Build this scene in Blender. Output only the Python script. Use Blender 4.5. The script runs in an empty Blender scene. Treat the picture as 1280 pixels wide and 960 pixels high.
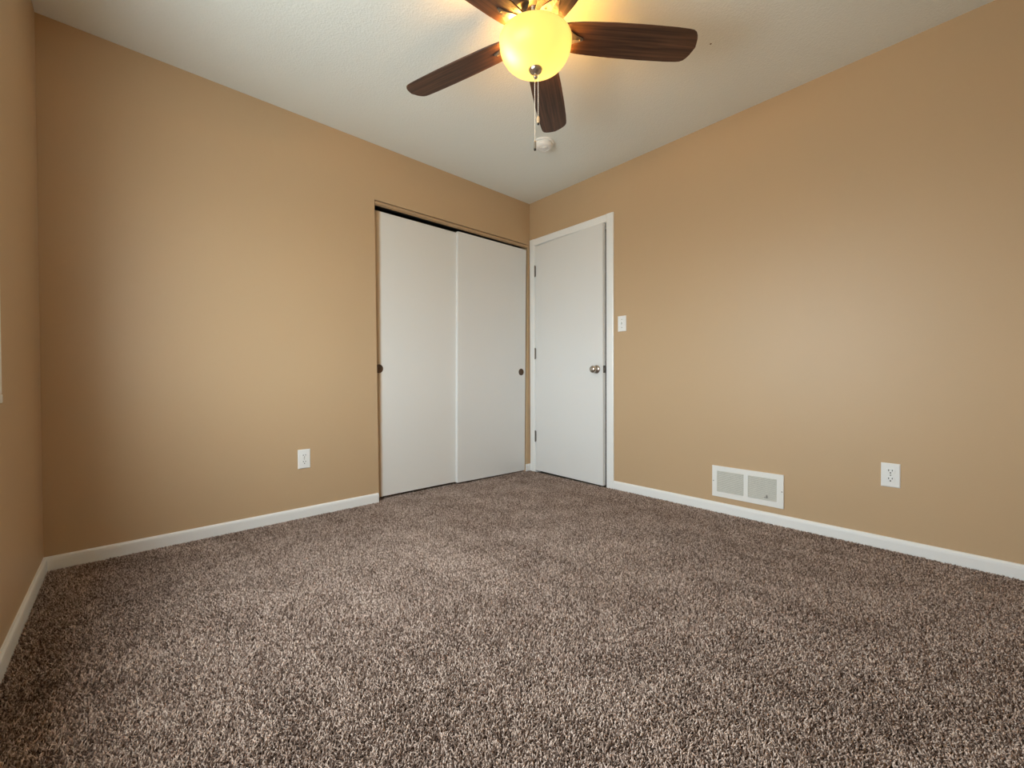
import bpy, bmesh, math, random
import numpy as np
from mathutils import Vector, Matrix

sc = bpy.context.scene
COL = sc.collection
PI = math.pi

# ------------------------------------------------------------------ camera
CAM = (-2.74535, -2.76500, 0.83661)
R_ = (0.73913204, -0.67354964, -0.00383494)
U_ = (0.01059023, 0.00592818, 0.99992635)
F_ = (0.67347730, 0.73911821, -0.01151475)
cd = bpy.data.cameras.new('camera'); cam = bpy.data.objects.new('camera', cd); COL.objects.link(cam)
cd.sensor_fit = 'HORIZONTAL'; cd.sensor_width = 36.0; cd.lens = 36.0 * 528.03 / 1280.0
cd.clip_start = 0.02
cam.matrix_world = Matrix(((R_[0], U_[0], -F_[0], CAM[0]), (R_[1], U_[1], -F_[1], CAM[1]),
                           (R_[2], U_[2], -F_[2], CAM[2]), (0, 0, 0, 1)))
sc.camera = cam

# ------------------------------------------------------------------ exposure
vs = sc.view_settings
sc.display_settings.display_device = 'sRGB'
vs.view_transform = 'Standard'; vs.look = 'None'; vs.gamma = 1.0; vs.use_curve_mapping = False
vs.exposure = 0.57
sc.cycles.use_denoising = True
sc.cycles.max_bounces = 16; sc.cycles.diffuse_bounces = 10; sc.cycles.glossy_bounces = 4
sc.cycles.transparent_max_bounces = 12
sc.cycles.sample_clamp_indirect = 4.0
sc.cycles.caustics_reflective = False; sc.cycles.caustics_refractive = False

# ------------------------------------------------------------------ room measures
W, L, H = 3.026, 3.20, 2.44
WIN = (-2.300, -0.935, 0.80, 1.93)      # window opening y0 y1 z0 z1 (left wall)

# ------------------------------------------------------------------ daylight: sky above, pale ground below
SKY, GROUND = 14.5, 7.6
BULB_E, BOWL_E = 330.0, 0.50
world = bpy.data.worlds.new('daylight'); sc.world = world; world.use_nodes = True
wn = world.node_tree; wn.nodes.clear()
wo = wn.nodes.new('ShaderNodeOutputWorld'); bg = wn.nodes.new('ShaderNodeBackground')
tc = wn.nodes.new('ShaderNodeTexCoord'); sx = wn.nodes.new('ShaderNodeSeparateXYZ')
rp = wn.nodes.new('ShaderNodeValToRGB')
mp = wn.nodes.new('ShaderNodeMapRange'); mp.inputs[1].default_value = -1; mp.inputs[2].default_value = 1
wn.links.new(tc.outputs['Generated'], sx.inputs[0]); wn.links.new(sx.outputs[2], mp.inputs[0])
wn.links.new(mp.outputs[0], rp.inputs[0])
cr = rp.color_ramp
cr.elements[0].position = 0.46; cr.elements[0].color = (GROUND * .98, GROUND * 1.0, GROUND * .98, 1)
cr.elements[1].position = 0.54; cr.elements[1].color = (SKY * .93, SKY * 1.0, SKY * 1.06, 1)
wn.links.new(rp.outputs[0], bg.inputs[0]); wn.links.new(bg.outputs[0], wo.inputs[0])
bg.inputs[1].default_value = 1.0
# light portal in the window opening (only guides the sampling of the sky)
pl = bpy.data.lights.new('window_portal', 'AREA'); pl.shape = 'RECTANGLE'
pl.size = WIN[1] - WIN[0]; pl.size_y = WIN[3] - WIN[2]
pl.cycles.is_portal = True
po = bpy.data.objects.new('window_portal', pl); COL.objects.link(po)
po.location = (-W - 0.13, (WIN[0] + WIN[1]) / 2, (WIN[2] + WIN[3]) / 2)
po.rotation_euler = (PI / 2, 0, -PI / 2)

# ------------------------------------------------------------------ material helpers
def mat(name, col, rough=0.5, metal=0.0, spec=0.5, bump=None, noise=None):
    """bump = (scale, strength, distance, detail); noise = (scale, amount) colour mottling"""
    m = bpy.data.materials.new(name); m.use_nodes = True
    nt = m.node_tree; b = nt.nodes['Principled BSDF']
    b.inputs['Base Color'].default_value = (*col, 1); b.inputs['Roughness'].default_value = rough
    b.inputs['Metallic'].default_value = metal; b.inputs['Specular IOR Level'].default_value = spec
    t = nt.nodes.new('ShaderNodeTexCoord')
    if bump:
        n = nt.nodes.new('ShaderNodeTexNoise'); n.inputs['Scale'].default_value = bump[0]
        n.inputs['Detail'].default_value = bump[3]
        bp = nt.nodes.new('ShaderNodeBump'); bp.inputs['Strength'].default_value = bump[1]
        bp.inputs['Distance'].default_value = bump[2]
        nt.links.new(t.outputs['Object'], n.inputs['Vector'])
        nt.links.new(n.outputs['Fac'], bp.inputs['Height']); nt.links.new(bp.outputs[0], b.inputs['Normal'])
    if noise:
        n = nt.nodes.new('ShaderNodeTexNoise'); n.inputs['Scale'].default_value = noise[0]
        n.inputs['Detail'].default_value = 3
        mr = nt.nodes.new('ShaderNodeMapRange')
        mr.inputs[3].default_value = 1 - noise[1]; mr.inputs[4].default_value = 1 + noise[1]
        mx = nt.nodes.new('ShaderNodeMix'); mx.data_type = 'RGBA'; mx.blend_type = 'MULTIPLY'
        mx.inputs[0].default_value = 1; mx.inputs[6].default_value = (*col, 1)
        nt.links.new(t.outputs['Object'], n.inputs['Vector']); nt.links.new(n.outputs['Fac'], mr.inputs[0])
        nt.links.new(mr.outputs[0], mx.inputs[7]); nt.links.new(mx.outputs[2], b.inputs['Base Color'])
    return m

WALLC = (0.535, 0.380, 0.228)
M = {}
M['wall'] = mat('tan_wall_paint', WALLC, 0.45, spec=0.35, bump=(210, .25, .0012, 2), noise=(1.3, .03))
M['trimtan'] = mat('tan_trim_paint', (0.46, 0.31, 0.18), 0.4, noise=(6, .05))
M['white'] = mat('white_trim_paint', (0.86, 0.87, 0.86), 0.35, bump=(60, .08, .001, 2))
M['door'] = mat('white_door_paint', (0.77, 0.77, 0.755), 0.38, bump=(40, .1, .001, 3), noise=(2, .02))
M['plastic'] = mat('white_plastic', (0.85, 0.86, 0.85), 0.3, noise=(9, .01))
M['slot'] = mat('dark_slot', (0.02, 0.02, 0.018), 0.6, noise=(20, .1))
M['vent'] = mat('white_enamel', (0.85, 0.85, 0.82), 0.35, noise=(9, .01))
M['louver'] = mat('grey_louver_enamel', (0.70, 0.69, 0.63), 0.5, noise=(30, .08))
M['duct'] = mat('dark_duct', (0.16, 0.155, 0.14), 0.7, noise=(10, .1))
M['nickel'] = mat('brushed_nickel', (0.55, 0.49, 0.43), 0.28, 1.0, noise=(80, .06))
M['pewter'] = mat('dull_pewter', (0.27, 0.23, 0.19), 0.45, 0.85, noise=(80, .08))
M['bronze'] = mat('bronze_pull', (0.11, 0.07, 0.045), 0.4, 0.7, noise=(40, .1))
M['steel'] = mat('dull_hinge_steel', (0.20, 0.18, 0.16), 0.4, 0.9, noise=(60, .1))
M['screw'] = mat('screw_head', (0.35, 0.34, 0.31), 0.4, 0.6, noise=(60, .1))
M['dark'] = mat('hall_closet_painted_shade', (0.10, 0.085, 0.07), 0.8, noise=(3, .05))  # shade inside the closed closet and hallway, put into the wall colour
M['chain'] = mat('bead_chain', (0.72, 0.66, 0.56), 0.35, 0.6, noise=(90, .1))
M['fobwood'] = mat('pale_wood_fob', (0.70, 0.50, 0.30), 0.5, noise=(60, .1))
M['black'] = mat('black_cap', (0.03, 0.028, 0.025), 0.4, noise=(40, .1))
M['backing'] = mat('carpet_backing', (0.09, 0.063, 0.05), 0.95, noise=(150, .3))
M['sash'] = mat('white_vinyl_sash', (0.82, 0.82, 0.82), 0.3, noise=(9, .01))

# ceiling: sprayed texture with a couple of tiny dark specks
def ceiling_mat():
    m = mat('sprayed_ceiling', (0.82, 0.865, 0.85), 0.9, spec=0.2)
    nt = m.node_tree; b = nt.nodes['Principled BSDF']
    t = nt.nodes.new('ShaderNodeTexCoord')
    n1 = nt.nodes.new('ShaderNodeTexNoise'); n1.inputs['Scale'].default_value = 95; n1.inputs['Detail'].default_value = 4
    v = nt.nodes.new('ShaderNodeTexVoronoi'); v.inputs['Scale'].default_value = 120
    ad = nt.nodes.new('ShaderNodeMath'); ad.operation = 'ADD'
    bp = nt.nodes.new('ShaderNodeBump'); bp.inputs['Strength'].default_value = .35; bp.inputs['Distance'].default_value = .003
    for a in (n1, v): nt.links.new(t.outputs['Object'], a.inputs['Vector'])
    nt.links.new(n1.outputs['Fac'], ad.inputs[0]); nt.links.new(v.outputs['Distance'], ad.inputs[1])
    nt.links.new(ad.outputs[0], bp.inputs['Height']); nt.links.new(bp.outputs[0], b.inputs['Normal'])
    prev = None
    for (x, y) in ((-1.098, -1.345), (-0.66, -1.90)):
        d = nt.nodes.new('ShaderNodeVectorMath'); d.operation = 'DISTANCE'; d.inputs[1].default_value = (x, y, H)
        lt = nt.nodes.new('ShaderNodeMath'); lt.operation = 'LESS_THAN'; lt.inputs[1].default_value = .0045
        nt.links.new(t.outputs['Object'], d.inputs[0]); nt.links.new(d.outputs['Value'], lt.inputs[0])
        if prev is None: prev = lt
        else:
            mx = nt.nodes.new('ShaderNodeMath'); mx.operation = 'MAXIMUM'
            nt.links.new(prev.outputs[0], mx.inputs[0]); nt.links.new(lt.outputs[0], mx.inputs[1]); prev = mx
    mc = nt.nodes.new('ShaderNodeMix'); mc.data_type = 'RGBA'
    mc.inputs[6].default_value = (0.82, 0.865, 0.85, 1); mc.inputs[7].default_value = (.16, .12, .08, 1)
    nt.links.new(prev.outputs[0], mc.inputs[0]); nt.links.new(mc.outputs[2], b.inputs['Base Color'])
    return m
M['ceiling'] = ceiling_mat()

# sliding door with a soft tan overpaint strip along its jamb edge (object X < edge)
def edge_paint_mat(edge):
    m = mat('white_door_with_tan_overpaint', (0.77, 0.76, 0.73), 0.38)
    nt = m.node_tree; b = nt.nodes['Principled BSDF']
    t = nt.nodes.new('ShaderNodeTexCoord'); s = nt.nodes.new('ShaderNodeSeparateXYZ')
    n = nt.nodes.new('ShaderNodeTexNoise'); n.inputs['Scale'].default_value = 7
    ma = nt.nodes.new('ShaderNodeMath'); ma.operation = 'MULTIPLY_ADD'; ma.inputs[1].default_value = .008; 
    mr = nt.nodes.new('ShaderNodeMapRange'); mr.interpolation_type = 'SMOOTHSTEP'
    mr.inputs[1].default_value = edge - .010; mr.inputs[2].default_value = edge + .016
    mc = nt.nodes.new('ShaderNodeMix'); mc.data_type = 'RGBA'
    mc.inputs[6].default_value = (*WALLC, 1); mc.inputs[7].default_value = (0.77, 0.76, 0.73, 1)
    nt.links.new(t.outputs['Object'], s.inputs[0]); nt.links.new(t.outputs['Object'], n.inputs['Vector'])
    nt.links.new(n.outputs['Fac'], ma.inputs[0]); nt.links.new(s.outputs[0], ma.inputs[2])
    nt.links.new(ma.outputs[0], mr.inputs[0]); nt.links.new(mr.outputs[0], mc.inputs[0])
    nt.links.new(mc.outputs[2], b.inputs['Base Color'])
    return m

def wood_mat():
    m = mat('dark_walnut', (0.05, 0.025, 0.015), 0.42, spec=0.35)
    nt = m.node_tree; b = nt.nodes['Principled BSDF']
    t = nt.nodes.new('ShaderNodeTexCoord'); mpn = nt.nodes.new('ShaderNodeMapping')
    mpn.inputs['Scale'].default_value = (1.6, 42, 8)
    n = nt.nodes.new('ShaderNodeTexNoise'); n.inputs['Scale'].default_value = 1.6; n.inputs['Detail'].default_value = 5
    n.inputs['Distortion'].default_value = .6
    r = nt.nodes.new('ShaderNodeValToRGB')
    r.color_ramp.elements[0].position = .32; r.color_ramp.elements[0].color = (.030, .014, .009, 1)
    r.color_ramp.elements[1].position = .70; r.color_ramp.elements[1].color = (.135, .062, .034, 1)
    nt.links.new(t.outputs['Object'], mpn.inputs[0]); nt.links.new(mpn.outputs[0], n.inputs['Vector'])
    nt.links.new(n.outputs['Fac'], r.inputs[0]); nt.links.new(r.outputs[0], b.inputs['Base Color'])
    return m
M['wood'] = wood_mat()

def bowl_mat():
    m = bpy.data.materials.new('lit_frosted_glass'); m.use_nodes = True
    nt = m.node_tree; nt.nodes.clear()
    o = nt.nodes.new('ShaderNodeOutputMaterial')
    tr = nt.nodes.new('ShaderNodeBsdfTranslucent'); tr.inputs[0].default_value = (.055, .06, .045, 1)
    em = nt.nodes.new('ShaderNodeEmission'); em.inputs[0].default_value = (1.0, .70, .20, 1); em.inputs[1].default_value = BOWL_E
    gl = nt.nodes.new('ShaderNodeBsdfGlossy'); gl.inputs['Roughness'].default_value = .42
    gl.inputs[0].default_value = (1, 1, 1, 1)
    ad = nt.nodes.new('ShaderNodeAddShader'); mx = nt.nodes.new('ShaderNodeMixShader')
    fr = nt.nodes.new('ShaderNodeFresnel'); fr.inputs[0].default_value = 1.5
    n = nt.nodes.new('ShaderNodeTexNoise'); n.inputs['Scale'].default_value = 6
    nt.links.new(tr.outputs[0], ad.inputs[0]); nt.links.new(em.outputs[0], ad.inputs[1])
    nt.links.new(fr.outputs[0], mx.inputs[0]); nt.links.new(ad.outputs[0], mx.inputs[1]); nt.links.new(gl.outputs[0], mx.inputs[2])
    nt.links.new(mx.outputs[0], o.inputs[0])
    return m
M['bowl'] = bowl_mat()

def bulb_mat():
    m = bpy.data.materials.new('lit_bulb'); m.use_nodes = True
    nt = m.node_tree; nt.nodes.clear()
    o = nt.nodes.new('ShaderNodeOutputMaterial'); e = nt.nodes.new('ShaderNodeEmission')
    e.inputs[0].default_value = (1, .46, .085, 1); e.inputs[1].default_value = BULB_E
    nt.links.new(e.outputs[0], o.inputs[0]); return m
M['bulb'] = bulb_mat()

def pane_mat():
    m = bpy.data.materials.new('clear_window_glass'); m.use_nodes = True
    nt = m.node_tree; nt.nodes.clear()
    o = nt.nodes.new('ShaderNodeOutputMaterial'); t = nt.nodes.new('ShaderNodeBsdfTransparent')
    g = nt.nodes.new('ShaderNodeBsdfGlossy'); g.inputs['Roughness'].default_value = .02
    t.inputs[0].default_value = (.95, .97, .96, 1)
    mx = nt.nodes.new('ShaderNodeMixShader'); mx.inputs[0].default_value = .06
    nt.links.new(t.outputs[0], mx.inputs[1]); nt.links.new(g.outputs[0], mx.inputs[2]); nt.links.new(mx.outputs[0], o.inputs[0])
    return m
M['pane'] = pane_mat()

# ------------------------------------------------------------------ mesh helpers
def obj(name, bm, m, parent=None, smooth=False, bevel=0, loc=None, rot=None):
    me = bpy.data.meshes.new(name)
    bmesh.ops.recalc_face_normals(bm, faces=bm.faces[:])
    bm.to_mesh(me); bm.free()
    if m is not None: me.materials.append(M[m] if isinstance(m, str) else m)
    if smooth:
        me.polygons.foreach_set('use_smooth', [True] * len(me.polygons))
    o = bpy.data.objects.new(name, me); COL.objects.link(o)
    if parent: o.parent = parent
    if loc: o.location = loc
    if rot: o.rotation_euler = rot
    if bevel:
        b = o.modifiers.new('bevel', 'BEVEL'); b.width = bevel; b.segments = 2; b.limit_method = 'ANGLE'; b.angle_limit = math.radians(40)
    return o

def tag(o, label=None, cat=None, kind=None, group=None):
    if label: o['label'] = label
    if cat: o['category'] = cat
    if kind: o['kind'] = kind
    if group: o['group'] = group
    return o

def empty(name, loc, rot=(0, 0, 0)):
    o = bpy.data.objects.new(name, None); COL.objects.link(o); o.location = loc; o.rotation_euler = rot
    o.empty_display_size = .05; return o

def box(bm, x0, x1, y0, y1, z0, z1):
    v = [bm.verts.new((x, y, z)) for x in (x0, x1) for y in (y0, y1) for z in (z0, z1)]
    for f in ((0, 1, 3, 2), (4, 6, 7, 5), (0, 4, 5, 1), (2, 3, 7, 6), (0, 2, 6, 4), (1, 5, 7, 3)):
        bm.faces.new([v[i] for i in f])

def prism(bm, pts, ax, a, b):
    """polygon in the plane across axis ax ('x','y','z'), extruded from a to b"""
    def P(p, t):
        return {'x': (t, p[0], p[1]), 'y': (p[0], t, p[1]), 'z': (p[0], p[1], t)}[ax]
    A = [bm.verts.new(P(p, a)) for p in pts]; B = [bm.verts.new(P(p, b)) for p in pts]
    bm.faces.new(A); bm.faces.new(B[::-1]); n = len(pts)
    for i in range(n): bm.faces.new((A[i], A[(i + 1) % n], B[(i + 1) % n], B[i]))

def lathe(bm, prof, seg=32, axis='z', c=(0, 0, 0)):
    rings = []
    def P(r, h, a):
        u, v = r * math.cos(a), r * math.sin(a)
        q = {'z': (u, v, h), 'x': (h, u, v), 'y': (u, h, v)}[axis]
        return (q[0] + c[0], q[1] + c[1], q[2] + c[2])
    for r, h in prof:
        if r < 1e-6: rings.append([bm.verts.new(P(0, h, 0))])
        else: rings.append([bm.verts.new(P(r, h, 2 * PI * k / seg)) for k in range(seg)])
    for a, b in zip(rings, rings[1:]):
        for k in range(seg):
            k2 = (k + 1) % seg
            if len(a) == 1 and len(b) == 1: continue
            if len(a) == 1: bm.faces.new((a[0], b[k], b[k2]))
            elif len(b) == 1: bm.faces.new((a[k], a[k2], b[0]))
            else: bm.faces.new((a[k], a[k2], b[k2], b[k]))

def new(): return bmesh.new()
def boxes(*bs):
    bm = bmesh.new()
    for b in bs: box(bm, *b)
    return bm

# ------------------------------------------------------------------ shell
T = 0.12
FZ = -0.012      # carpet backing level; the pile tops out at z = 0
tag(obj('floor', boxes((-W - T, T, -L - T, .80, FZ - .1, FZ)), 'backing'), 'carpet backing under the brown pile', 'floor', 'structure')
tag(obj('ceiling', boxes((-W - T, T, -L - T, .80, H, H + .1)), 'ceiling'), 'off-white sprayed texture ceiling', 'ceiling', 'structure')

# back wall (y = 0) with the closet opening, whose right jamb is out of plumb
XL0, XL1 = -1.470, -1.487        # left jamb: bottom, top
XR0, XR1 = -0.062, -0.021        # right jamb: bottom, top
ZT = 2.064
bm = new()
prism(bm, [(-W - T, FZ), (XL0, FZ), (XL1, ZT), (XL1, H), (-W - T, H)], 'y', 0, .115)
prism(bm, [(XL1, ZT), (XR1, ZT), (XR1, H), (XL1, H)], 'y', 0, .115)
prism(bm, [(XR0, FZ), (T, FZ), (T, H), (XR1, H), (XR1, ZT)], 'y', 0, .115)
tag(obj('wall_back', bm, 'wall'), 'tan wall with the white closet doors', 'wall', 'structure')
# closet interior
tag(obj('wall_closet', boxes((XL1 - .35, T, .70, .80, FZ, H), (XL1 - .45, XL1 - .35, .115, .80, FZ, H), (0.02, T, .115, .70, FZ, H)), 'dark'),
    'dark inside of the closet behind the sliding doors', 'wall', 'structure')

# right wall (x = 0) with the door opening
OY0, OY1, OZ = -0.868, -0.052, 2.062
tag(obj('wall_right', boxes((0, T, -L - T, OY0, FZ, H), (0, T, OY0, OY1, OZ, H), (0, T, OY1, 0, FZ, H)), 'wall'),
    'tan wall with the white door, switch and vent', 'wall', 'structure')
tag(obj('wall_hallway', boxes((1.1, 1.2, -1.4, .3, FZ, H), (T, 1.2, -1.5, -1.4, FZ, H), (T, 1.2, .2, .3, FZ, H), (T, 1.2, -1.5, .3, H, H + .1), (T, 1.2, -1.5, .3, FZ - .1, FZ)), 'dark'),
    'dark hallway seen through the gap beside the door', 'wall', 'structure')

# left wall (x = -W) with the window
y0, y1, z0, z1 = WIN
tag(obj('wall_left', boxes((-W - T, -W, -L - T, y0, FZ, H), (-W - T, -W, y1, 0, FZ, H), (-W - T, -W, y0, y1, FZ, z0), (-W - T, -W, y0, y1, z1, H)), 'wall'),
    'tan wall at the left edge holding the window', 'wall', 'structure')
tag(obj('wall_front', boxes((-W - T, T, -L - T, -L, FZ, H)), 'wall'), 'tan wall behind the viewpoint', 'wall', 'structure')

# ------------------------------------------------------------------ baseboards
BT, BH = 0.012, 0.058
def base_profile(): return [(0, FZ), (BT, FZ), (BT, .040), (BT - .0015, .050), (BT - .006, .0565), (0, BH)]
def baseboard(name, wall, a, b, label):
    bm = new()
    pr = base_profile()
    if wall == 'back': prism(bm, [(-t, z) for t, z in pr], 'x', a, b)
    elif wall == 'right': prism(bm, [(-t, z) for t, z in pr], 'y', a, b)
    elif wall == 'left': prism(bm, [(-W + t, z) for t, z in pr], 'y', a, b)
    else: prism(bm, [(-L + t, z) for t, z in pr], 'x', a, b)
    if wall in ('right', 'left'):
        pass
    return tag(obj(name, bm, 'white'), label, 'baseboard', 'structure')
baseboard('baseboard_back', 'back', -W, -1.476, 'white baseboard left of the closet')
baseboard('baseboard_corner', 'back', XR0 + .001, 0, 'short white baseboard piece between closet and door')
baseboard('baseboard_right', 'right', -L, -0.909, 'white baseboard under the vent and outlet')
baseboard('baseboard_left', 'left', -L, 0, 'white baseboard along the left edge wall')
baseboard('baseboard_front', 'front', -W, 0, 'white baseboard behind the viewpoint')

# ------------------------------------------------------------------ door with its trim
CT = 0.012
bm = new()
def casing_prof(y_in, y_out):   # flat board, eased edges, seen in (y, x)
    return [(0, y_in), (-CT * .75, y_in), (-CT, y_in + (y_out - y_in) * .12), (-CT, y_in + (y_out - y_in) * .85), (-CT * .7, y_out), (0, y_out)]
for yi, yo in ((-.066, -.008), (-.846, -.908)):
    pr = casing_prof(yi, yo)
    prism(bm, [(x, y) for x, y in pr], 'z', FZ, 2.102)
prism(bm, [(0, 2.044), (-CT * .75, 2.044), (-CT, 2.051), (-CT, 2.094), (-CT * .7, 2.102), (0, 2.102)], 'y', -.846, -.066)
# jamb liner and stop
box(bm, 0, T, OY1, OY1 - .019, FZ, OZ); box(bm, 0, T, OY0, OY0 + .030, FZ, OZ); box(bm, 0, T, OY0 + .030, OY1 - .019, OZ - .020, OZ)
box(bm, .040, .075, OY0 + .030, OY0 + .041, FZ, OZ - .020); box(bm, .040, .075, OY1 - .019, OY1 - .030, FZ, OZ - .020)
box(bm, .040, .075, OY0 + .041, OY1 - .030, OZ - .031, OZ - .020)
tag(obj('trim_1', bm, 'white'), 'white casing and jamb around the bedroom door', 'trim', 'structure')

HY = -0.073
LW, LT = 0.757, 0.035
door = obj('door_1', boxes((0, LT, -LW, 0, .008, 2.037)), 'door', bevel=.0015, loc=(0, HY, 0), rot=(0, 0, math.radians(-2.6)))
tag(door, 'white flush bedroom door standing slightly ajar', 'door', 'structure')
for hz in (1.812, 1.068, .318):
    bm = new()
    lathe(bm, [(0, hz - .052), (.003, hz - .052), (.0062, hz - .047), (.0062, hz + .047), (.003, hz + .052), (0, hz + .052)], 12, 'z', (-.006, .001, 0))
    box(bm, -.0012, .0005, -.006, .0, hz - .046, hz + .046)
    o = obj('hinge', bm, 'steel', door); o['label'] = 'dull steel hinge'
KY, KZ = -0.700, 0.911
bm = new()
lathe(bm, [(0, 0), (.031, 0), (.032, -.003), (.030, -.008), (.016, -.011), (.012, -.014), (.012, -.026), (.016, -.030), (.0245, -.036),
           (.028, -.046), (.0275, -.055), (.022, -.063), (.010, -.0665), (0, -.067)], 28, 'x', (0, KY, KZ))
k = obj('door_knob', bm, 'nickel', door, smooth=True); k['label'] = 'brushed nickel knob'
bm = new(); box(bm, .004, .031, -LW - .0015, -LW + .001, KZ - .028, KZ + .028); box(bm, .010, .024, -LW - .010, -LW, KZ - .012, KZ + .012)
o = obj('latch', bm, 'steel', door, bevel=.001); o['label'] = 'steel latch bolt and plate'

# ------------------------------------------------------------------ closet doors and header
bm = new()
prism(bm, [(.003, ZT - .006), (.003, ZT - .021), (.005, ZT - .024), (.011, ZT - .026), (.011, ZT - .030), (.020, ZT - .030), (.020, ZT - .003), (.011, ZT - .003), (.011, ZT - .006)], 'x', XL1 + .004, XR1 - .001)
tag(obj('trim_2', bm, 'trimtan'), 'tan painted header strip over the closet doors', 'trim', 'structure')
tag(obj('trim_3', boxes((XL1, XR1, .036, .112, ZT - .006, ZT), (XL1, XR1, .036, .039, ZT - .026, ZT - .006)), 'black'), 'dark sliding door track over the closet', 'trim', 'structure')

def pull(parent, x, z, ysurf, label):
    bm = new()
    lathe(bm, [(.0305, .001), (.0305, -.0022), (.028, -.0032), (.0255, -.0022), (.023, -.0008), (0, -.0006)], 28, 'y', (x, ysurf, z))
    o = obj('finger_pull', bm, 'bronze', parent, smooth=True); o['label'] = label
DT = .028
# rear (left) door
d2 = obj('door_2', boxes((-1.50, -.755, .036, .036 + DT, .016, 2.009)), edge_paint_mat(-1.431), bevel=.0015)
tag(d2, 'left white closet sliding door with tan overpainted edge', 'closet door', 'structure')
pull(d2, -1.447, .913, .036, 'dark bronze round finger pull half behind the jamb')
# front (right) door, hanging slightly out of plumb
bm = new(); prism(bm, [(-.811, .013), (-.068, .004), (-.039, 2.015), (-.795, 2.011)], 'y', .006, .006 + DT)
d3 = obj('door_3', bm, 'door', bevel=.0015)
tag(d3, 'right white closet sliding door overlapping in front', 'closet door', 'structure')
pull(d3, -.108, .901, .006, 'dark bronze round finger pull')

# ------------------------------------------------------------------ window (left wall, mostly beside the view)
wy0, wy1, wz0, wz1 = WIN
cw = .060
bm = new()
box(bm, -W, -W + .014, wy1, wy1 + cw, wz0, wz1 + cw); box(bm, -W, -W + .014, wy0 - cw, wy0, wz0, wz1 + cw); box(bm, -W, -W + .014, wy0, wy1, wz1, wz1 + cw)
win = obj('window_1', bm, 'white', bevel=.002)
tag(win, 'white framed window at the left edge of the view', 'window', 'structure')
obj('window_sill', boxes((-W - .06, -W + .018, wy0 - cw + .018, wy1 + cw - .018, wz0 - .026, wz0)), 'white', win, bevel=.003)
xs = -W - .075
ym = (wy0 + wy1) / 2
obj('window_frame', boxes((xs - .03, xs + .03, wy0, wy0 + .045, wz0, wz1), (xs - .03, xs + .03, wy1 - .045, wy1, wz0, wz1), (xs - .03, xs + .03, wy0 + .045, wy1 - .045, wz0, wz0 + .045),
                          (xs - .03, xs + .03, wy0 + .045, wy1 - .045, wz1 - .045, wz1), (xs - .02, xs + .02, ym - .025, ym + .025, wz0 + .045, wz1 - .045)), 'sash', win, bevel=.002)
for a, b in ((wy0 + .045, ym - .025), (ym + .025, wy1 - .045)):
    obj('pane', boxes((xs - .002, xs + .002, a, b, wz0 + .045, wz1 - .045)), 'pane', win)

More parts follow.
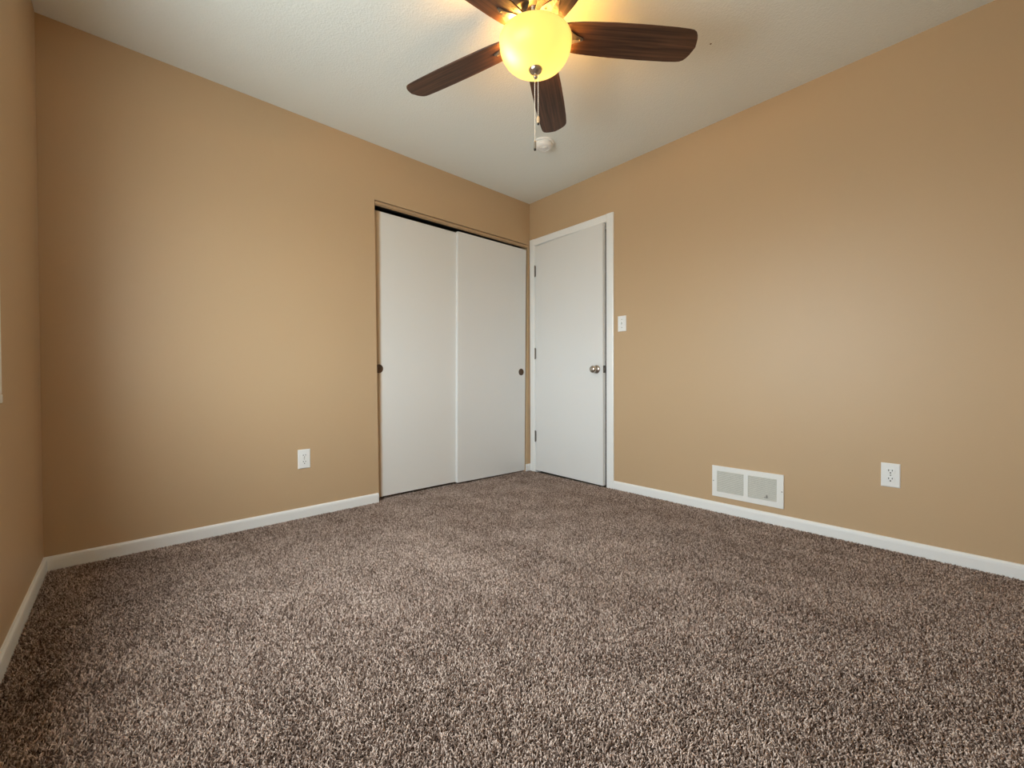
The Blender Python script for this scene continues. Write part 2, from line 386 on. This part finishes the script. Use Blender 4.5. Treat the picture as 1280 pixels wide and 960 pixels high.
# ------------------------------------------------------------------ carpet pile
def carpet():
    rng = np.random.default_rng(7)
    s = .0042
    gx = np.arange(-W + BT + .003, -.004, s); gy = np.arange(-L + .006, .105, s)
    X, Y = np.meshgrid(gx, gy); X = X.ravel(); Y = Y.ravel()
    X = X + rng.uniform(-.5, .5, X.size) * s; Y = Y + rng.uniform(-.5, .5, Y.size) * s
    keep = (X > -W + BT + .001) & (X < -BT - .001) & (Y > -L + BT)
    inroom = Y < -BT - .001
    inclos = (X > XL0 + .004) & (X < XR0 - .004)
    keep &= inroom | inclos
    underdoor = (X > -.05) & (Y > -.87) & (Y < -.06)
    ext_n = 900
    X, Y = X[keep], Y[keep]; underdoor = underdoor[keep]; n = X.size
    # low-frequency lay of the pile
    def lf(seed, sc_):
        r = np.random.default_rng(seed); o = np.zeros(n)
        for _ in range(9):
            k = r.normal(0, sc_, 2); o += np.sin(X * k[0] + Y * k[1] + r.uniform(0, 6.28))
        return o / 3
    lean = lf(1, 6) * .12; lean2 = lf(2, 6) * .12; val = lf(3, 8) * .5 + lf(5, 22) * .5
    h = rng.uniform(.0085, .0135, n); h = np.where(underdoor, h * .8, h)
    tl = rng.normal(0, .48, (n, 2)); tx = (tl[:, 0] + lean) * h; ty = (tl[:, 1] + lean2) * h
    r0 = rng.uniform(.0015, .0022, n); r1 = r0 * rng.uniform(.85, 1.15, n)
    ph = rng.uniform(0, 6.28, n)
    V = np.zeros((n, 7, 3), np.float32)
    for i in range(3):
        a = ph + i * 2 * PI / 3; b = a + .7
        V[:, i, 0] = X + r0 * np.cos(a); V[:, i, 1] = Y + r0 * np.sin(a); V[:, i, 2] = FZ
        V[:, 3 + i, 0] = X + tx * .6 + r1 * np.cos(b); V[:, 3 + i, 1] = Y + ty * .6 + r1 * np.sin(b); V[:, 3 + i, 2] = FZ + h * .7
    V[:, 6, 0] = X + tx; V[:, 6, 1] = Y + ty; V[:, 6, 2] = FZ + h
    lim = -BT - .0005
    V[..., 0] = np.clip(V[..., 0], -W + BT, lim)
    base = (np.arange(n) * 7)[:, None]
    q = np.array([[0, 1, 4, 3], [1, 2, 5, 4], [2, 0, 3, 5]]).ravel(); t = np.array([[3, 4, 6], [4, 5, 6], [5, 3, 6]]).ravel()
    pat = np.concatenate([q, t])
    loops = (base + pat[None, :]).ravel().astype(np.int32)
    starts = np.concatenate([np.arange(3) * 4, 12 + np.arange(3) * 3])
    ls = ((np.arange(n) * 21)[:, None] + starts[None, :]).ravel().astype(np.int32)
    me = bpy.data.meshes.new('carpet_pile')
    me.vertices.add(n * 7); me.vertices.foreach_set('co', V.ravel())
    me.loops.add(loops.size); me.loops.foreach_set('vertex_index', loops)
    me.polygons.add(ls.size); me.polygons.foreach_set('loop_start', ls)
    me.update(calc_edges=True)
    u = rng.uniform(0, 1, n)
    tint = np.clip(u + val * .09, 0, 1)
    at = me.attributes.new('tint', 'FLOAT', 'POINT'); at.data.foreach_set('value', np.repeat(tint, 7).astype(np.float32))
    m = mat('twist_pile_yarn', (.2, .15, .12), .95, spec=.1)
    nt = m.node_tree; b = nt.nodes['Principled BSDF']
    a = nt.nodes.new('ShaderNodeAttribute'); a.attribute_name = 'tint'
    r = nt.nodes.new('ShaderNodeValToRGB'); e = r.color_ramp.elements
    e[0].position = .0; e[0].color = (.115, .074, .056, 1)
    e[1].position = 1.0; e[1].color = (.80, .65, .56, 1)
    for p_, c_ in ((.30, (.21, .145, .115, 1)), (.55, (.42, .315, .26, 1)), (.8, (.61, .475, .40, 1))):
        k = e.new(p_); k.color = c_
    nt.links.new(a.outputs['Fac'], r.inputs[0]); nt.links.new(r.outputs[0], b.inputs['Base Color'])
    me.materials.append(m)
    o = bpy.data.objects.new('carpet_pile', me); COL.objects.link(o)
    tag(o, 'speckled brown and beige twist carpet covering the floor', 'carpet', 'stuff')
carpet()

# ------------------------------------------------------------------ wall plates (local: X right, Y up, Z out of the wall)
def frame_on(wall, a, z, name):
    if wall == 'right': return empty(name, (0, a, z), (PI / 2, 0, -PI / 2))
    return empty(name, (a, 0, z), (PI / 2, 0, 0))

def plate_mesh(w, h, d=.006):
    bm = new(); b = .004
    o_ = [(-w / 2, -h / 2), (w / 2, -h / 2), (w / 2, h / 2), (-w / 2, h / 2)]
    i_ = [(-w / 2 + b, -h / 2 + b), (w / 2 - b, -h / 2 + b), (w / 2 - b, h / 2 - b), (-w / 2 + b, h / 2 - b)]
    A = [bm.verts.new((*p, 0)) for p in o_]; B = [bm.verts.new((*p, d * .5)) for p in o_]; C = [bm.verts.new((*p, d)) for p in i_]
    for P, Q in ((A, B), (B, C)):
        for k in range(4): bm.faces.new((P[k], P[(k + 1) % 4], Q[(k + 1) % 4], Q[k]))
    bm.faces.new(C); bm.faces.new(A[::-1]); return bm

def screw_bm(x, y, z, r=.0032):
    bm = new(); lathe(bm, [(r, 0), (r, .0008), (r * .6, .0015), (0, .0016)], 14, 'z', (x, y, z)); return bm

def outlet(wall, a, z, label):
    t = frame_on(wall, a, z, 'power_outlet'); tag(t, label, 'power outlet', group='duplex wall outlets')
    obj('cover_plate', plate_mesh(.071, .116), 'plastic', t)
    for s in (1, -1):
        cy = s * .0195
        bm = new(); pts = []
        for k in range(28):
            an = 2 * PI * k / 28; pts.append((.0172 * math.cos(an), cy + max(-.0138, min(.0138, .0172 * math.sin(an)))))
        prism(bm, pts, 'z', .005, .0088)
        rc = obj('receptacle', bm, 'plastic', t, bevel=.0006)
        bm = new()
        box(bm, -.0080, -.0050, cy + .000, cy + .0085, .0085, .0092); box(bm, .0050, .0080, cy + .001, cy + .0080, .0085, .0092)
        lathe(bm, [(.0030, .0085), (.0030, .0092), (0, .0092)], 14, 'z', (0, cy - .0072, 0))
        o = obj('slots', bm, 'slot', rc); o['label'] = 'dark outlet slots'
    obj('screw', screw_bm(0, 0, .006), 'screw', t)
    return t
outlet('back', -1.950, .354, 'white duplex outlet on the wall left of the closet')
outlet('right', -2.489, .362, 'white duplex outlet right of the wall vent')

sw = frame_on('right', -.980, 1.249, 'light_switch'); tag(sw, 'white toggle light switch beside the door casing', 'light switch')
obj('cover_plate', plate_mesh(.071, .116), 'plastic', sw)
bm = new(); box(bm, -.0065, .0065, -.0135, .0135, .005, .0068); sl = obj('toggle_slot', bm, 'vent', sw, bevel=.0004)
bm = new(); prism(bm, [(-.009, .006), (.006, .006), (.012, .0185), (.004, .0195)], 'x', -.0045, .0045)
obj('toggle', bm, 'plastic', sw, bevel=.001)
for s in (1, -1): obj('screw', screw_bm(0, s * .030, .006), 'screw', sw)

# vent grille (local origin at its centre)
VY, VZ = -1.8405, .191
vt = frame_on('right', VY, VZ, 'air_vent'); tag(vt, 'white two-panel return air vent low on the right wall', 'air vent')
w, h = .394, .192
gi = [(-.168, -.013), (.008 + .005, .163)]
gi = [(-.1675, -.0125), (.0115, .1630)]
gb, gt = -.064, .066
bm = new()
D = .009
def fr(x0, x1, y0_, y1_): box(bm, x0, x1, y0_, y1_, 0, D)
fr(-w / 2, gi[0][0], -h / 2, h / 2); fr(gi[1][1], w / 2, -h / 2, h / 2); fr(gi[0][0], gi[1][1], gt, h / 2); fr(gi[0][0], gi[1][1], -h / 2, gb); fr(gi[0][1], gi[1][0], gb, gt)
bmesh.ops.remove_doubles(bm, verts=bm.verts[:], dist=1e-5)
obj('vent_frame', bm, 'vent', vt)
bm = new(); box(bm, -.172, .168, gb - .004, gt + .004, .0003, .0010); o = obj('damper', bm, 'duct', vt); o['label'] = 'dark duct behind the louvers'
for x0, x1 in gi:
    bm = new(); n = 17
    for i in range(n):
        yy = gb + (gt - gb) * (i + .5) / n
        prism(bm, [(yy - .0028, .0078), (yy - .0020, .0084), (yy + .0030, .0024), (yy + .0022, .0018)], 'x', x0, x1)
    o = obj('louver_panel', bm, 'louver', vt); o['label'] = 'grey angled louvers'
for x in (-.189, .189): o = obj('screw', screw_bm(x, 0, D, .0035), 'screw', vt); o['label'] = 'small dull screw'
bm = new(); box(bm, .108, .116, -.050, -.034, .006, .0105); box(bm, .098, .108, -.050, -.046, .006, .0105)
o = obj('damper_lever', bm, 'screw', vt, bevel=.001); o['label'] = 'small dark damper lever'

# ------------------------------------------------------------------ smoke detector
sd = empty('smoke_detector', (-.640, -.784, H)); tag(sd, 'white round smoke detector on the ceiling beyond the fan', 'smoke detector')
bm = new(); lathe(bm, [(0, 0), (.070, 0), (.070, -.010), (.066, -.013), (0, -.013)], 40); obj('base', bm, 'plastic', sd, smooth=False)
bm = new(); lathe(bm, [(.059, -.012), (.059, -.024), (.056, -.033), (.047, -.041), (.036, -.044), (.035, -.041), (.029, -.041), (.028, -.044), (0, -.0445)], 40); obj('cover', bm, 'plastic', sd)
bm = new(); lathe(bm, [(.013, -.043), (.013, -.0485), (.010, -.050), (0, -.050)], 20, 'z', (-.012, -.010, 0)); obj('test_button', bm, 'plastic', sd)

# ------------------------------------------------------------------ ceiling fan
FX, FY = -1.532, -1.579
BZ = 2.203 - H                   # blade plane below the ceiling mount
fan = empty('ceiling_fan', (FX, FY, H)); tag(fan, 'five-blade walnut ceiling fan with glowing amber glass bowl light', 'ceiling fan')
bm = new(); lathe(bm, [(0, 0), (.072, 0), (.074, -.008), (.068, -.030), (.045, -.048), (.020, -.052), (0, -.052)], 40); obj('canopy', bm, 'nickel', fan, smooth=True)
bm = new(); lathe(bm, [(.060, -.050), (.088, -.056), (.108, -.072), (.116, -.100), (.112, -.135), (.100, -.158), (.082, -.168), (0, -.168)], 48); lathe(bm, [(.022, -.045), (.022, -.06)], 24)
obj('motor_housing', bm, 'nickel', fan, smooth=True)
bm = new(); lathe(bm, [(.056, -.165), (.058, -.178), (.056, -.205), (.057, -.232), (.060, -.238), (.066, -.242), (.067, -.248), (.062, -.252), (0, -.252)], 48)
obj('switch_housing', bm, 'nickel', fan, smooth=True)

def blade_outline():
    pts = []
    r0, r1 = .095, .666
    top = [(r0, .050), (.13, .058), (.18, .064), (.23, .067), (.32, .0705), (.45, .072), (.56, .0705), (.610, .068)]
    tip = [(.628, .0655), (.641, .059), (.650, .048), (.657, .034), (.662, .017), (r1, 0)]
    up = top + tip
    return up + [(x, -y) for x, y in reversed(up[:-1])]
OUT = blade_outline()
for k, ang in enumerate((107.1, 179.1, 251.1, 323.1, 35.1)):
    bm = new(); prism(bm, OUT, 'z', -.003, .003)
    b = obj('blade', bm, 'wood', fan, bevel=.0015, loc=(0, 0, BZ), rot=(math.radians(-12), 0, math.radians(ang)))
    # bracket: a tapered plate under the blade, sloping up to the motor
    bm = new()
    st = [(.192, .0045, -.0062), (.184, .009, -.0066), (.165, .014, -.0068), (.150, .022, -.0066), (.125, .034, -.0066), (.098, .036, -.0066), (.088, .030, .004), (.074, .022, .045), (.066, .020, .072)]
    rows = []
    for r, hw, z in st:
        rows.append([bm.verts.new((r, y, z + dz)) for y, dz in ((-hw, 0), (0, -.0035), (hw, 0), (hw, .0035), (-hw, .0035))])
    for A, B in zip(rows, rows[1:]):
        for i in range(5): bm.faces.new((A[i], A[(i + 1) % 5], B[(i + 1) % 5], B[i]))
    bm.faces.new(rows[0]); bm.faces.new(rows[-1][::-1])
    for (sx_, sy_) in ((.180, 0), (.125, .020), (.125, -.020)):
        lathe(bm, [(.0042, -.0085), (.0042, -.0105), (.002, -.012), (0, -.012)], 10, 'z', (sx_, sy_, 0))
    o = obj('blade_bracket', bm, 'pewter', b); o['label'] = 'dull pewter blade bracket'

# glass bowl: open on top, rounded below
RZ, BB, BR = 2.174 - H, 2.066 - H, .143
prof = []
for i in range(0, 19):
    a = i / 18 * PI / 2
    prof.append((BR * math.cos(a) ** .84 if i < 18 else 0.012, RZ - (RZ - BB) * math.sin(a) ** .84))
inner = [(max(r - .004, .012), z + .004 * (1 if i > 2 else .3)) for i, (r, z) in enumerate(prof)]
bm = new(); lathe(bm, [(BR - .006, RZ + .004), (BR + .001, RZ + .004)] + prof, 64)
bowl = obj('lamp_shade', bm, 'bowl', fan, smooth=True); bowl['label'] = 'glowing amber frosted glass bowl'
# finial under the bowl, on the rod that carries it
bm = new(); lathe(bm, [(0, BB + .012), (.012, BB + .010), (.027, BB + .004), (.0275, BB + .001), (.024, BB - .007), (.014, BB - .014), (.007, BB - .018), (.0055, BB - .021), (.008, BB - .025), (.0085, BB - .029), (.006, BB - .034), (0, BB - .036)], 32)
obj('finial', bm, 'nickel', fan, smooth=True)
bm = new(); lathe(bm, [(.005, BB + .008), (.005, -.25)], 12); obj('centre_rod', bm, 'nickel', fan)
# bulbs: one leaning low towards the glass, two sitting higher on the far side
for n, (bx, by, bz) in enumerate(((-.078, .032, RZ - .052), (.100, -.010, RZ - .008), (.012, .100, RZ - .010))):
    bm = new(); lathe(bm, [(0, -.024), (.014, -.020), (.022, -.008), (.023, .004), (.016, .018), (.011, .026), (0, .026)], 20, 'z')
    d = Vector((bx * .35, by * .35, RZ + .040)) - Vector((bx, by, bz))
    q = Vector((0, 0, 1)).rotation_difference(d)
    o = obj('light_bulb', bm, 'bulb', fan, smooth=True, loc=(bx, by, bz)); o.rotation_euler = q.to_euler(); o['label'] = 'lit amber bulb'
    bm = new(); lathe(bm, [(.012, .024), (.013, .03), (.013, .052), (0, .054)], 16, 'z')
    k = obj('bulb_socket', bm, 'nickel', fan, loc=(bx, by, bz)); k.rotation_euler = q.to_euler()
# pull chains
rt = Vector((R_[0], R_[1], 0)).normalized()
def chain(off, ztop, zend, fob):
    x, y = rt.x * off, rt.y * off
    bm = new()
    step = .0052; z = ztop
    i = 0
    prof = []
    while z > zend:
        prof += [(.0007, z), (.0017, z - step * .3), (.0017, z - step * .6), (.0007, z - step * .9)]; z -= step
    lathe(bm, prof, 6, 'z', (x, y, 0))
    c = obj('pull_chain', bm, 'chain', fan)
    if fob == 'metal':
        bm = new(); lathe(bm, [(0, zend + .002), (.0022, zend), (.0048, zend - .004), (.0048, zend - .030), (.003, zend - .032), (0, zend - .032)], 14, 'z', (x, y, 0)); f = obj('pull_fob', bm, 'nickel', c, smooth=False)
        f['label'] = 'nickel pull fob with dark tip'
        bm = new(); lathe(bm, [(.0046, zend - .0318), (.0046, zend - .037), (.002, zend - .039), (0, zend - .039)], 14, 'z', (x, y, 0)); t = obj('fob_tip', bm, 'black', c); t['label'] = 'black fob tip'
    else:
        bm = new(); lathe(bm, [(0, zend + .002), (.003, zend), (.0062, zend - .006), (.0068, zend - .016), (.0056, zend - .024), (.003, zend - .027), (0, zend - .027)], 14, 'z', (x, y, 0)); f = obj('pull_fob', bm, 'fobwood', c, smooth=True)
        f['label'] = 'pale wooden pull fob'
        bm = new(); lathe(bm, [(.004, zend - .0268), (.0045, zend - .032), (.002, zend - .034), (0, zend - .034)], 14, 'z', (x, y, 0)); t = obj('fob_tip', bm, 'black', c); t['label'] = 'black fob tip'
chain(-.003, BB - .034, 1.785 - H, 'metal')
chain(.0105, BB - .012, 1.882 - H, 'wood')
